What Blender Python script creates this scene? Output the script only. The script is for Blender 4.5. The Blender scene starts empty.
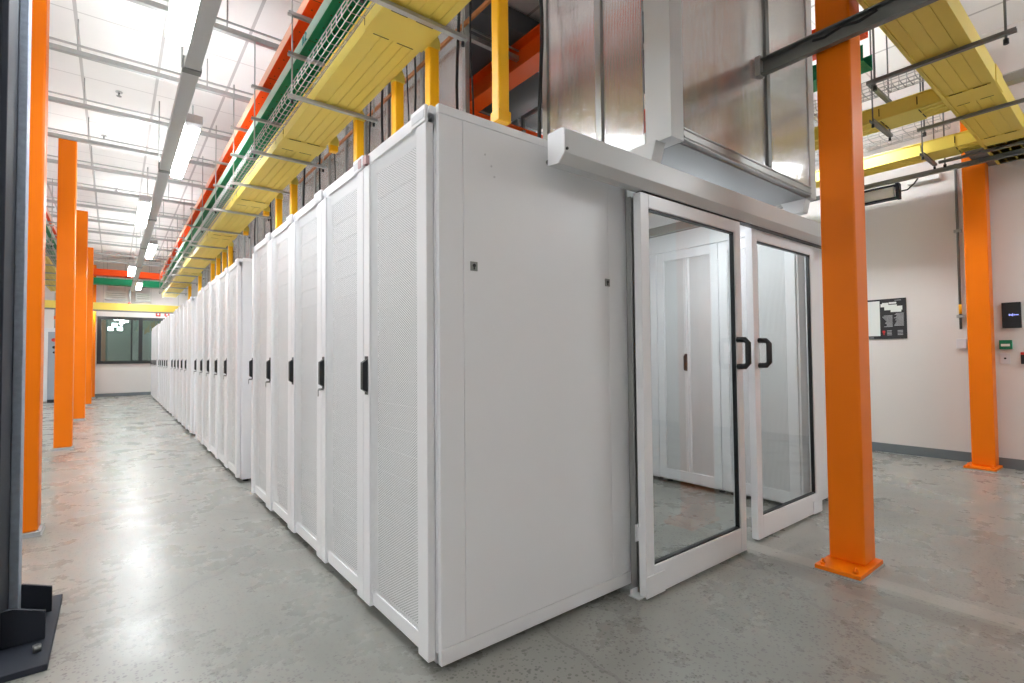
import bpy, math, random
from mathutils import Vector, Matrix
random.seed(7)
S = bpy.context.scene
COL = S.collection
PI = math.pi

# ------------------------------------------------------------------ camera
YAW, PITCH, ROLL, F = 0.665890, 0.028918, -0.009367, 506.39
CAM = Vector((-0.9002, -1.6408, 1.1423))
fw = Vector((math.sin(YAW) * math.cos(PITCH), math.cos(YAW) * math.cos(PITCH), math.sin(PITCH)))
r0 = Vector((math.cos(YAW), -math.sin(YAW), 0)); u0 = r0.cross(fw)
rr = math.cos(ROLL) * r0 + math.sin(ROLL) * u0
uu = -math.sin(ROLL) * r0 + math.cos(ROLL) * u0
cd = bpy.data.cameras.new('camera'); co = bpy.data.objects.new('camera', cd); COL.objects.link(co)
cd.sensor_width = 36.0; cd.lens = 36.0 * F / 1024.0; cd.clip_start = 0.02; cd.clip_end = 200
M = Matrix((rr, uu, -fw)).transposed().to_4x4(); M.translation = CAM
co.matrix_world = M
S.camera = co
# ------------------------------------------------------------------ world, exposure
w = bpy.data.worlds.new('world'); S.world = w; w.use_nodes = True
w.node_tree.nodes['Background'].inputs[0].default_value = (0.8, 0.85, 0.9, 1)
w.node_tree.nodes['Background'].inputs[1].default_value = 0.3
S.view_settings.view_transform = 'Standard'; S.view_settings.look = 'None'
S.view_settings.gamma = 1.0; S.view_settings.use_curve_mapping = False
S.view_settings.exposure = 0.0
LAMP_W = 72.0       # emission of the LED diffusers
S.cycles.max_bounces = 12; S.cycles.diffuse_bounces = 6; S.cycles.transparent_max_bounces = 24
S.cycles.caustics_reflective = False; S.cycles.caustics_refractive = False

# ------------------------------------------------------------------ materials
def lin(c):
    return tuple(((v / 255.0) / 12.92 if v / 255.0 <= 0.04045 else ((v / 255.0 + 0.055) / 1.055) ** 2.4) for v in c) + (1.0,)
class NT:
    def __init__(s, name):
        s.m = bpy.data.materials.new(name); s.m.use_nodes = True
        s.t = s.m.node_tree; s.t.nodes.clear()
        s.out = s.t.nodes.new('ShaderNodeOutputMaterial')
    def n(s, typ, **k):
        nd = s.t.nodes.new(typ)
        for a, b in k.items(): setattr(nd, a, b)
        return nd
    def l(s, a, b): s.t.links.new(a, b)
    def setv(s, sock, v):
        if hasattr(v, 'links'): s.l(v, sock)
        else: sock.default_value = v
    def math(s, op, a, b=0.0, c=0.0):
        nd = s.n('ShaderNodeMath', operation=op)
        s.setv(nd.inputs[0], a); s.setv(nd.inputs[1], b); s.setv(nd.inputs[2], c)
        return nd.outputs[0]
    def mix(s, f, a, b):
        nd = s.n('ShaderNodeMix', data_type='RGBA')
        s.setv(nd.inputs[0], f); s.setv(nd.inputs[6], a); s.setv(nd.inputs[7], b)
        return nd.outputs[2]
    def noise(s, vec, scale, detail=4.0, rough=0.5):
        nd = s.n('ShaderNodeTexNoise'); s.l(vec, nd.inputs['Vector'])
        nd.inputs['Scale'].default_value = scale; nd.inputs['Detail'].default_value = detail
        nd.inputs['Roughness'].default_value = rough
        return nd.outputs[0]
    def ramp(s, fac, stops):
        nd = s.n('ShaderNodeValToRGB'); s.l(fac, nd.inputs[0])
        e = nd.color_ramp.elements
        while len(e) > 1: e.remove(e[0])
        for i, (p, c) in enumerate(stops):
            if i == 0: e[0].position = p; el = e[0]
            else: el = e.new(p)
            el.color = c if isinstance(c, tuple) else (c, c, c, 1)
        return nd.outputs[0]
    def bsdf(s, col, rough=0.5, metal=0.0, spec=0.5, **k):
        b = s.n('ShaderNodeBsdfPrincipled')
        s.setv(b.inputs['Base Color'], col); s.setv(b.inputs['Roughness'], rough)
        b.inputs['Metallic'].default_value = metal
        b.inputs['Specular IOR Level'].default_value = spec
        return b
    def fin(s, sh):
        s.l(sh, s.out.inputs[0]); return s.m
def paint(name, rgb, rough=0.4, metal=0.0, var=0.04, scale=6.0, bump=0.0, spec=0.5):
    t = NT(name); tc = t.n('ShaderNodeTexCoord').outputs['Object']
    c = lin(rgb)
    nz = t.noise(tc, scale, 3.0)
    dark = tuple(v * (1 - var) for v in c[:3]) + (1,)
    lite = tuple(min(1, v * (1 + var)) for v in c[:3]) + (1,)
    col = t.mix(nz, dark, lite)
    rg = t.math('MULTIPLY_ADD', nz, 0.1, rough - 0.05)
    b = t.bsdf(col, rg, metal, spec)
    if bump:
        bp = t.n('ShaderNodeBump'); bp.inputs['Strength'].default_value = bump; bp.inputs['Distance'].default_value = 0.002
        t.l(t.noise(tc, 300, 2), bp.inputs['Height']); t.l(bp.outputs[0], b.inputs['Normal'])
    return t.fin(b.outputs[0])
def emit(name, rgb, st):
    t = NT(name); e = t.n('ShaderNodeEmission'); e.inputs[0].default_value = rgb; e.inputs[1].default_value = st
    return t.fin(e.outputs[0])

MT = {}
MT['white'] = paint('white_powder_coat', (241, 241, 244), 0.34, var=0.012, bump=0.05)
MT['white_frame'] = paint('white_frame_paint', (240, 240, 243), 0.32, var=0.012)
MT['greywhite'] = paint('pale_grey_aluminium', (205, 207, 208), 0.35, var=0.02)
MT['alu'] = paint('brushed_aluminium', (172, 174, 172), 0.34, metal=0.75, var=0.05)
MT['galv'] = paint('galvanised_steel', (176, 178, 176), 0.42, metal=0.6, var=0.12, scale=25)
MT['galv_dark'] = paint('dull_galvanised_steel', (120, 122, 120), 0.45, metal=0.5, var=0.12, scale=25)
MT['trunk'] = paint('grey_trunking', (178, 180, 180), 0.4, var=0.05)
MT['orange'] = paint('orange_paint', (242, 120, 0), 0.4, var=0.05, scale=3, bump=0.08, spec=0.25)
MT['orange_red'] = paint('orange_steel_paint', (238, 92, 14), 0.35, var=0.05, scale=3)
def tray_plastic(name, rgb, k):
    t = NT(name); tc = t.n('ShaderNodeTexCoord').outputs['Object']
    c = lin(rgb); col = t.mix(t.noise(tc, 5, 3), tuple(v * .96 for v in c[:3]) + (1,), c)
    b = t.bsdf(col, 0.42); tl = t.n('ShaderNodeBsdfTranslucent'); t.l(col, tl.inputs[0])
    mx = t.n('ShaderNodeMixShader'); mx.inputs[0].default_value = k
    t.l(b.outputs[0], mx.inputs[1]); t.l(tl.outputs[0], mx.inputs[2])
    return t.fin(mx.outputs[0])
MT['tray_orange'] = tray_plastic('orange_tray_plastic', (255, 92, 6), 0.4)
MT['tray_green'] = tray_plastic('green_tray_plastic', (4, 150, 100), 0.35)
MT['yellow'] = tray_plastic('yellow_tray_plastic', (243, 220, 104), 0.22)
MT['spout'] = paint('golden_yellow_duct', (255, 186, 12), 0.4, var=0.04)
MT['slot'] = paint('shadow_slot', (70, 60, 20), 0.8)
MT['black'] = paint('black_plastic', (26, 27, 30), 0.4, var=0.08)
MT['cable'] = paint('black_cable', (22, 22, 24), 0.5)
MT['rubber'] = paint('grey_rubber', (112, 120, 126), 0.55, var=0.06)
MT['steel_dark'] = paint('dark_painted_steel', (40, 44, 54), 0.65, var=0.18, scale=9, bump=0.3, spec=0.3)
MT['steel_edge'] = paint('worn_grey_steel', (150, 160, 174), 0.5, var=0.3, scale=40, bump=0.4)
MT['grout'] = paint('pale_grout', (176, 176, 176), 0.8, var=0.1, scale=30)
MT['key'] = paint('steel_lock', (140, 140, 138), 0.3, metal=0.8)
MT['labelred'] = paint('faded_red_label', (196, 160, 160), 0.5, var=0.15, scale=60)
MT['labelgrey'] = paint('pale_label', (216, 216, 220), 0.5, var=0.03)
MT['inside'] = paint('grey_equipment', (150, 153, 155), 0.5, var=0.06, scale=20)
MT['duct'] = paint('dark_grey_duct', (84, 88, 92), 0.5, var=0.08)
MT['copper'] = paint('copper_bar', (176, 112, 60), 0.4, metal=0.5, var=0.2, scale=12)
MT['red'] = paint('red_plastic', (190, 40, 36), 0.4)
MT['green_box'] = paint('green_plastic', (10, 120, 84), 0.4)
MT['cab_white'] = paint('white_cabinet', (222, 224, 226), 0.4)
MT['cab_grey'] = paint('blue_grey_cabinet', (150, 160, 172), 0.45)
MT['window_black'] = paint('black_window_frame', (28, 32, 34), 0.35)
MT['ink'] = paint('black_print', (40, 40, 44), 0.6)
MT['paper'] = paint('white_print', (228, 232, 228), 0.6)
MT['text'] = paint('grey_print', (176, 178, 182), 0.6)
MT['lamp'] = emit('led_diffuser', (0.93, 0.975, 1.0, 1), LAMP_W)
MT['lamp_soft'] = emit('soft_led_diffuser', (0.95, 0.98, 1.0, 1), LAMP_W * 0.4)
MT['ceiling_fill'] = emit('added_ceiling_fill', (0.93, 0.975, 1.0, 1), LAMP_W * 0.72)  # glow added on the lamp tops to whiten the ceiling
MT['lamp_body'] = paint('lamp_body_white', (225, 225, 222), 0.4)
MT['screen_glow'] = emit('screen_text', (0.35, 0.4, 1.0, 1), 1.6)
MT['brown_cable'] = paint('brown_cable', (120, 74, 40), 0.5)

def wall_mat():
    t = NT('painted_wall'); tc = t.n('ShaderNodeTexCoord').outputs['Object']
    nz = t.noise(tc, 1.2, 4); f = t.noise(tc, 160, 2)
    col = t.mix(nz, lin((222, 217, 213)), lin((230, 226, 223)))
    b = t.bsdf(col, 0.6)
    bp = t.n('ShaderNodeBump'); bp.inputs['Strength'].default_value = 0.1; bp.inputs['Distance'].default_value = 0.002
    t.l(f, bp.inputs['Height']); t.l(bp.outputs[0], b.inputs['Normal'])
    return t.fin(b.outputs[0])
MT['wall'] = wall_mat()

def floor_mat():
    t = NT('polished_concrete'); tc = t.n('ShaderNodeTexCoord').outputs['Object']
    sep = t.n('ShaderNodeSeparateXYZ'); t.l(tc, sep.inputs[0])
    X, Y = sep.outputs[0], sep.outputs[1]
    big = t.noise(tc, 0.55, 5, 0.6); mid = t.noise(tc, 2.6, 3, 0.6); fine = t.noise(tc, 24, 5, 0.7)
    col = t.mix(t.ramp(big, [(0.3, 0.0), (0.7, 1.0)]), lin((134, 135, 129)), lin((158, 157, 151)))
    col = t.mix(t.math('MULTIPLY', t.ramp(mid, [(0.35, 0.0), (0.85, 1.0)]), 0.28), col, lin((104, 106, 101)))
    col = t.mix(t.math('MULTIPLY', t.noise(tc, 70, 3), 0.5), col, lin((150, 149, 143)))
    # exposed aggregate: dark and pale grains of stone, in patches
    v = t.n('ShaderNodeTexVoronoi'); t.l(tc, v.inputs['Vector']); v.inputs['Scale'].default_value = 78
    vs = t.n('ShaderNodeSeparateColor'); t.l(v.outputs['Color'], vs.inputs[0])
    pick = t.math('GREATER_THAN', vs.outputs[0], 0.5)
    dot = t.math('LESS_THAN', v.outputs['Distance'], t.math('MULTIPLY_ADD', vs.outputs[1], 0.4, 0.16))
    patch = t.ramp(t.noise(tc, 0.9, 3), [(0.36, 0.15), (0.58, 1.0)])
    dots = t.math('MULTIPLY', t.math('MULTIPLY', pick, dot), patch)
    col = t.mix(t.math('MULTIPLY', dots, 0.6), col, lin((84, 84, 80)))
    v2 = t.n('ShaderNodeTexVoronoi'); t.l(tc, v2.inputs['Vector']); v2.inputs['Scale'].default_value = 34
    v2s = t.n('ShaderNodeSeparateColor'); t.l(v2.outputs['Color'], v2s.inputs[0])
    d2 = t.math('MULTIPLY', t.math('GREATER_THAN', v2s.outputs[0], 0.86), t.math('LESS_THAN', v2.outputs['Distance'], 0.26))
    col = t.mix(t.math('MULTIPLY', t.math('MULTIPLY', d2, patch), 0.6), col, lin((74, 75, 72)))
    # hairline cracks
    nv = t.n('ShaderNodeTexNoise'); t.l(tc, nv.inputs['Vector']); nv.inputs['Scale'].default_value = 1.4; nv.inputs['Detail'].default_value = 6
    mp = t.n('ShaderNodeMix', data_type='VECTOR'); mp.inputs[0].default_value = 0.22
    t.l(tc, mp.inputs[4]); t.l(nv.outputs['Color'], mp.inputs[5])
    vc = t.n('ShaderNodeTexVoronoi', feature='DISTANCE_TO_EDGE'); t.l(mp.outputs[1], vc.inputs['Vector']); vc.inputs['Scale'].default_value = 0.42
    crack = t.math('MULTIPLY', t.math('LESS_THAN', vc.outputs['Distance'], 0.0022), 0.35)
    col = t.mix(crack, col, lin((96, 95, 90)))
    # pale repaired joint strip running under the sliding door
    wob = t.math('MULTIPLY_ADD', t.noise(tc, 3, 3), 0.03, -0.015)
    dx = t.math('ABSOLUTE', t.math('ADD', t.math('SUBTRACT', X, 2.10), wob))
    strip = t.math('MULTIPLY', t.math('LESS_THAN', dx, 0.06), t.math('LESS_THAN', Y, 0.0))
    col = t.mix(t.math('MULTIPLY', strip, 0.45), col, lin((186, 184, 176)))
    dx2 = t.math('ABSOLUTE', t.math('ADD', t.math('SUBTRACT', X, 1.93), wob))
    st2 = t.math('MULTIPLY', t.math('LESS_THAN', dx2, 0.07), t.math('LESS_THAN', Y, -0.1))
    col = t.mix(t.math('MULTIPLY', t.math('MULTIPLY', st2, mid), 0.55), col, lin((88, 86, 80)))
    rg = t.ramp(mid, [(0.3, 0.16), (0.7, 0.30)])
    rg2 = t.math('MULTIPLY_ADD', fine, 0.12, rg)
    b = t.bsdf(col, rg2, 0.0, 0.55)
    bp = t.n('ShaderNodeBump'); bp.inputs['Strength'].default_value = 0.12; bp.inputs['Distance'].default_value = 0.003
    t.l(mid, bp.inputs['Height']); t.l(bp.outputs[0], b.inputs['Normal'])
    return t.fin(b.outputs[0])
MT['floor'] = floor_mat()

def ceil_mat():
    t = NT('ceiling_tiles'); tc = t.n('ShaderNodeTexCoord').outputs['Object']
    sep = t.n('ShaderNodeSeparateXYZ'); t.l(tc, sep.inputs[0])
    def line(v, period, off, wd):
        f = t.math('FRACT', t.math('DIVIDE', t.math('ADD', v, 100 * period - off), period))
        return t.math('LESS_THAN', t.math('MULTIPLY', t.math('MINIMUM', f, t.math('SUBTRACT', 1.0, f)), period), wd)
    a = line(sep.outputs[0], 0.67, -1.215, 0.014)
    b_ = line(sep.outputs[1], 0.68, 4.41, 0.008)
    g = t.math('MAXIMUM', t.math('MULTIPLY', a, 0.9), t.math('MULTIPLY', b_, 0.6))
    nz = t.noise(tc, 2.0, 3)
    col = t.mix(nz, lin((232, 231, 229)), lin((240, 239, 237)))
    col = t.mix(g, col, lin((186, 184, 183)))
    return t.fin(t.bsdf(col, 0.7).outputs[0])
MT['ceiling'] = ceil_mat()

def mesh_mat():
    # perforated door sheet: staggered round holes, really open
    t = NT('perforated_sheet'); tc = t.n('ShaderNodeTexCoord').outputs['Object']
    sep = t.n('ShaderNodeSeparateXYZ'); t.l(tc, sep.inputs[0])
    py, pz = 0.0090, 0.0104
    u = t.math('DIVIDE', t.math('ADD', sep.outputs[1], 10 * py), py)
    cy = t.math('FLOOR', u)
    odd = t.math('MULTIPLY', t.math('MODULO', cy, 2.0), 0.5)
    vv = t.math('ADD', t.math('DIVIDE', sep.outputs[2], pz), odd)
    du = t.math('MULTIPLY', t.math('SUBTRACT', t.math('FRACT', u), 0.5), py)
    dv = t.math('MULTIPLY', t.math('SUBTRACT', t.math('FRACT', vv), 0.5), pz)
    d = t.math('SQRT', t.math('ADD', t.math('MULTIPLY', du, du), t.math('MULTIPLY', dv, dv)))
    hole = t.math('LESS_THAN', d, 0.0028)
    b = t.bsdf(lin((240, 241, 243)), 0.4)
    tr = t.n('ShaderNodeBsdfTransparent'); mx = t.n('ShaderNodeMixShader')
    t.l(hole, mx.inputs[0]); t.l(b.outputs[0], mx.inputs[1]); t.l(tr.outputs[0], mx.inputs[2])
    return t.fin(mx.outputs[0])
MT['mesh'] = mesh_mat()

def glass_mat():
    t = NT('clear_glass')
    tr = t.n('ShaderNodeBsdfTransparent'); tr.inputs[0].default_value = (0.94, 0.96, 0.955, 1)
    gl = t.n('ShaderNodeBsdfGlossy'); gl.inputs['Roughness'].default_value = 0.01
    lw = t.n('ShaderNodeLayerWeight'); lw.inputs[0].default_value = 0.5
    f = t.math('MULTIPLY_ADD', t.math('POWER', lw.outputs['Facing'], 5.0), 0.7, 0.045)
    mx = t.n('ShaderNodeMixShader'); t.l(f, mx.inputs[0]); t.l(tr.outputs[0], mx.inputs[1]); t.l(gl.outputs[0], mx.inputs[2])
    return t.fin(mx.outputs[0])
MT['glass'] = glass_mat()
def window_glass():
    t = NT('tinted_window_glass')
    tr = t.n('ShaderNodeBsdfTransparent'); tr.inputs[0].default_value = (0.62, 0.7, 0.68, 1)
    gl = t.n('ShaderNodeBsdfGlossy'); gl.inputs['Roughness'].default_value = 0.02
    mx = t.n('ShaderNodeMixShader'); mx.inputs[0].default_value = 0.12; t.l(tr.outputs[0], mx.inputs[1]); t.l(gl.outputs[0], mx.inputs[2])
    return t.fin(mx.outputs[0])
MT['window_glass'] = window_glass()
def poly_mat():
    # twin-wall polycarbonate: ribbed, semi-clear, shiny
    t = NT('twinwall_polycarbonate'); tc = t.n('ShaderNodeTexCoord').outputs['Object']
    sep = t.n('ShaderNodeSeparateXYZ'); t.l(tc, sep.inputs[0])
    s = t.math('ADD', sep.outputs[0], sep.outputs[1])
    rib = t.math('SINE', t.math('MULTIPLY', s, 2 * PI / 0.011))
    st = t.n('ShaderNodeCombineXYZ'); t.l(t.math('MULTIPLY', s, 1.0), st.inputs[0]); t.l(t.math('MULTIPLY', sep.outputs[2], 0.03), st.inputs[2])
    streak = t.noise(st.outputs[0], 90, 3, 0.6)
    warp = t.noise(tc, 0.6, 1)
    h = t.math('ADD', t.math('MULTIPLY', rib, 0.0003), t.math('ADD', t.math('MULTIPLY', streak, 0.0007), t.math('MULTIPLY', warp, 0.12)))
    bp = t.n('ShaderNodeBump'); bp.inputs['Strength'].default_value = 1.0; bp.inputs['Distance'].default_value = 1.0
    t.l(h, bp.inputs['Height'])
    tr = t.n('ShaderNodeBsdfTransparent'); tr.inputs[0].default_value = (0.86, 0.86, 0.86, 1)
    gl = t.n('ShaderNodeBsdfGlossy'); gl.inputs['Roughness'].default_value = 0.15; t.l(bp.outputs[0], gl.inputs['Normal'])
    gl.inputs[0].default_value = (0.97, 0.97, 0.97, 1)
    df = t.n('ShaderNodeBsdfTranslucent'); df.inputs[0].default_value = (0.92, 0.92, 0.92, 1)
    d2 = t.n('ShaderNodeBsdfDiffuse'); d2.inputs[0].default_value = (0.84, 0.84, 0.84, 1)
    m0 = t.n('ShaderNodeMixShader'); m0.inputs[0].default_value = 0.5; t.l(df.outputs[0], m0.inputs[1]); t.l(d2.outputs[0], m0.inputs[2])
    m1 = t.n('ShaderNodeMixShader'); m1.inputs[0].default_value = 0.42; t.l(tr.outputs[0], m1.inputs[1]); t.l(m0.outputs[0], m1.inputs[2])
    m2 = t.n('ShaderNodeMixShader'); m2.inputs[0].default_value = 0.5; t.l(m1.outputs[0], m2.inputs[1]); t.l(gl.outputs[0], m2.inputs[2])
    return t.fin(m2.outputs[0])
MT['poly'] = poly_mat()
def clear_plastic(name, rgb, a):
    t = NT(name); tr = t.n('ShaderNodeBsdfTransparent'); b = t.bsdf(lin(rgb), 0.3)
    mx = t.n('ShaderNodeMixShader'); mx.inputs[0].default_value = a; t.l(tr.outputs[0], mx.inputs[1]); t.l(b.outputs[0], mx.inputs[2])
    return t.fin(mx.outputs[0])
MT['mint'] = clear_plastic('mint_translucent_side', (186, 224, 208), 0.75)
MT['peach'] = clear_plastic('peach_translucent_side', (255, 190, 160), 0.7)

# ------------------------------------------------------------------ mesh helpers
class MB:
    def __init__(s): s.v = []; s.f = []; s.sm = []
    def add(s, vs, fs, smooth=False):
        o = len(s.v); s.v += [tuple(p) for p in vs]
        s.f += [tuple(i + o for i in f) for f in fs]; s.sm += [smooth] * len(fs)
        return s
    def box(s, x0, x1, y0, y1, z0, z1):
        vs = [(x, y, z) for x in (x0, x1) for y in (y0, y1) for z in (z0, z1)]
        return s.add(vs, [(0, 1, 3, 2), (4, 6, 7, 5), (0, 4, 5, 1), (2, 3, 7, 6), (0, 2, 6, 4), (1, 5, 7, 3)])
    def cyl(s, p0, p1, r, n=10, r1=None):
        p0 = Vector(p0); p1 = Vector(p1); d = (p1 - p0).normalized()
        a = d.orthogonal().normalized(); b = d.cross(a); r1 = r if r1 is None else r1
        vs = []
        for p, q in ((p0, r), (p1, r1)):
            for i in range(n):
                t = 2 * PI * i / n
                vs.append(p + (a * math.cos(t) + b * math.sin(t)) * q)
        o = len(s.v)
        s.add(vs, [(i, (i + 1) % n, n + (i + 1) % n, n + i) for i in range(n)], True)
        s.add([], [tuple(o - len(s.v) + i for i in range(n))[::-1], tuple(o - len(s.v) + n + i for i in range(n))]) if False else None
        s.f += [tuple(o + i for i in range(n))[::-1], tuple(o + n + i for i in range(n))]; s.sm += [False, False]
        return s
    def tube(s, pts, r, n=6):
        pts = [Vector(p) for p in pts]; rings = []
        a = None; o = len(s.v)
        for i, p in enumerate(pts):
            d = (pts[min(i + 1, len(pts) - 1)] - pts[max(i - 1, 0)]).normalized()
            a = d.orthogonal().normalized() if a is None else (a - d * a.dot(d)).normalized()
            b = d.cross(a)
            for k in range(n):
                t = 2 * PI * k / n + PI / 4
                s.v.append(tuple(p + (a * math.cos(t) + b * math.sin(t)) * r))
        for i in range(len(pts) - 1):
            for k in range(n):
                s.f.append((o + i * n + k, o + i * n + (k + 1) % n, o + (i + 1) * n + (k + 1) % n, o + (i + 1) * n + k)); s.sm.append(True)
        s.f.append(tuple(o + k for k in range(n))[::-1]); s.sm.append(False)
        e = o + (len(pts) - 1) * n
        s.f.append(tuple(e + k for k in range(n))); s.sm.append(False)
        return s
    def prism(s, prof, axis, a0, a1):
        """closed profile (u,v) extruded along axis; x:(y,z) y:(x,z) z:(x,y)"""
        def P(u, v, a): return {'x': (a, u, v), 'y': (u, a, v), 'z': (u, v, a)}[axis]
        n = len(prof); vs = [P(u, v, a0) for u, v in prof] + [P(u, v, a1) for u, v in prof]
        return s.add(vs, [(i, (i + 1) % n, n + (i + 1) % n, n + i) for i in range(n)] + [tuple(range(n))[::-1], tuple(range(n, 2 * n))])
    def build(s, name, mat, parent=None, loc=(0, 0, 0), bevel=0.0, seg=2):
        me = bpy.data.meshes.new(name); me.from_pydata(s.v, [], s.f)
        me.polygons.foreach_set('use_smooth', s.sm)
        import bmesh
        bm = bmesh.new(); bm.from_mesh(me); bmesh.ops.recalc_face_normals(bm, faces=bm.faces); bm.to_mesh(me); bm.free()
        me.materials.append(MT[mat] if isinstance(mat, str) else mat)
        o = bpy.data.objects.new(name, me); COL.objects.link(o)
        if parent: o.parent = parent
        o.location = loc
        if bevel:
            b = o.modifiers.new('bevel', 'BEVEL'); b.width = bevel; b.segments = seg; b.limit_method = 'ANGLE'; b.angle_limit = math.radians(40)
            b.harden_normals = False
        return o
def thing(name, label, cat, loc=(0, 0, 0), rz=0.0, group=None):
    o = bpy.data.objects.new(name, None); COL.objects.link(o); o.empty_display_size = 0.05
    o.location = loc; o.rotation_euler = (0, 0, rz)
    return tag(o, label, cat, group)
def tag(o, label, cat, group=None, kind=None):
    o['label'] = label; o['category'] = cat
    if group: o['group'] = group
    if kind: o['kind'] = kind
    return o
def struct(o, label=None):
    o['kind'] = 'structure'
    if label: o['label'] = label
    return o
KIDS = {}
def copy_tree(o, parent=None):
    c = o.copy(); COL.objects.link(c)
    if parent: c.parent = parent
    for ch in [k for k in bpy.data.objects if k.parent == o]: copy_tree(ch, c)
    return c
ORD = ['first', 'second', 'third', 'fourth', 'fifth', 'sixth', 'seventh', 'eighth', 'ninth', 'tenth', 'eleventh', 'twelfth', 'thirteenth', 'fourteenth', 'fifteenth', 'sixteenth']

# ------------------------------------------------------------------ room shell
XL, XR, YB, YF, ZC = -6.0, 6.1, -3.7, 18.6, 4.35
struct(MB().box(XL - .2, XR + .2, YB - .2, YF + 6, -0.15, 0.0).build('floor', 'floor'), 'polished grey concrete floor with speckles and stains')
struct(MB().box(XL - .2, XR + .2, YB - .2, YF + 6, ZC, ZC + 0.15).build('ceiling', 'ceiling'), 'white tiled ceiling with thin grey grid lines')
struct(MB().box(XL - .2, XL, YB - .2, YF + 6, 0, ZC).build('wall_left', 'wall'))
struct(MB().box(XL, XR, YB - .2, YB, 0, ZC).build('wall_back', 'wall'))
wr = MB().box(XR, XR + .2, -0.58, YF + .0, 0, ZC)
struct(MB().box(5.98, XR + .2, YB, -0.58, 0, ZC).build('wall_right_near', 'wall'), 'wall section right of the far post')
struct(wr.build('wall_right', 'wall'), 'off-white wall behind the orange posts')
WX0, WX1, WZ0, WZ1 = -1.325, 0.55, 1.02, 2.50
wf = MB().box(XL, WX0, YF, YF + .15, 0, ZC); wf.box(WX1, XR + .2, YF, YF + .15, 0, ZC)
wf.box(WX0, WX1, YF, YF + .15, 0, WZ0); wf.box(WX0, WX1, YF, YF + .15, WZ1, ZC)
struct(wf.build('wall_far', 'wall'), 'off-white end wall with a dark framed window')
# room seen through the far window
bk = MB().box(-4, 4, YF + 5.0, YF + 5.1, 0, ZC)
struct(bk.build('wall_behind_window', paint('grey_green_wall', (150, 160, 150), 0.6)))
bb = MB().box(XR - .008, XR, -0.55, YF - .01, 0, .1)
struct(bb.build('baseboard_right', 'rubber'), 'grey rubber baseboard')
struct(MB().box(5.972, 5.98, YB + .01, -0.56, 0, .1).build('baseboard_right_near', 'rubber'), 'grey rubber baseboard beside the far right post')
struct(MB().box(XL, XR, YF - .008, YF, 0, .1).build('baseboard_far', 'rubber'), 'grey rubber baseboard on the end wall')
struct(MB().box(5.2, 5.98, -1.5, -0.585, 3.0, 3.12).build('trim_bulkhead', paint('dark_grey_bulkhead', (120, 120, 118), 0.6)), 'dark grey bulkhead over the right wall')
# window
wn = bpy.data.objects.new('window_1', None); COL.objects.link(wn); wn.location = ((WX0 + WX1) / 2, YF, WZ0)
struct(wn, 'black framed window in the end wall')
hw = (WX1 - WX0) / 2; hh = WZ1 - WZ0
fr = MB().box(-hw, hw, -.05, .1, 0, .09).box(-hw, hw, -.05, .1, hh - .09, hh).box(-hw, -hw + .1, -.05, .1, .09, hh - .09).box(hw - .1, hw, -.05, .1, .09, hh - .09)
cx = (WX0 + WX1) / 2
fr.box(-0.325 - cx + .035, -0.325 - cx + .135, -.05, .1, .09, hh - .09).box(-0.50 - cx + .01, -0.50 - cx + .05, -.03, .08, .09, hh - .09)
struct(fr.build('window_frame', 'window_black', wn)); 
struct(MB().box(-hw + .08, hw - .08, .02, .03, .07, hh - .07).build('window_pane', 'window_glass', wn))

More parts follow.
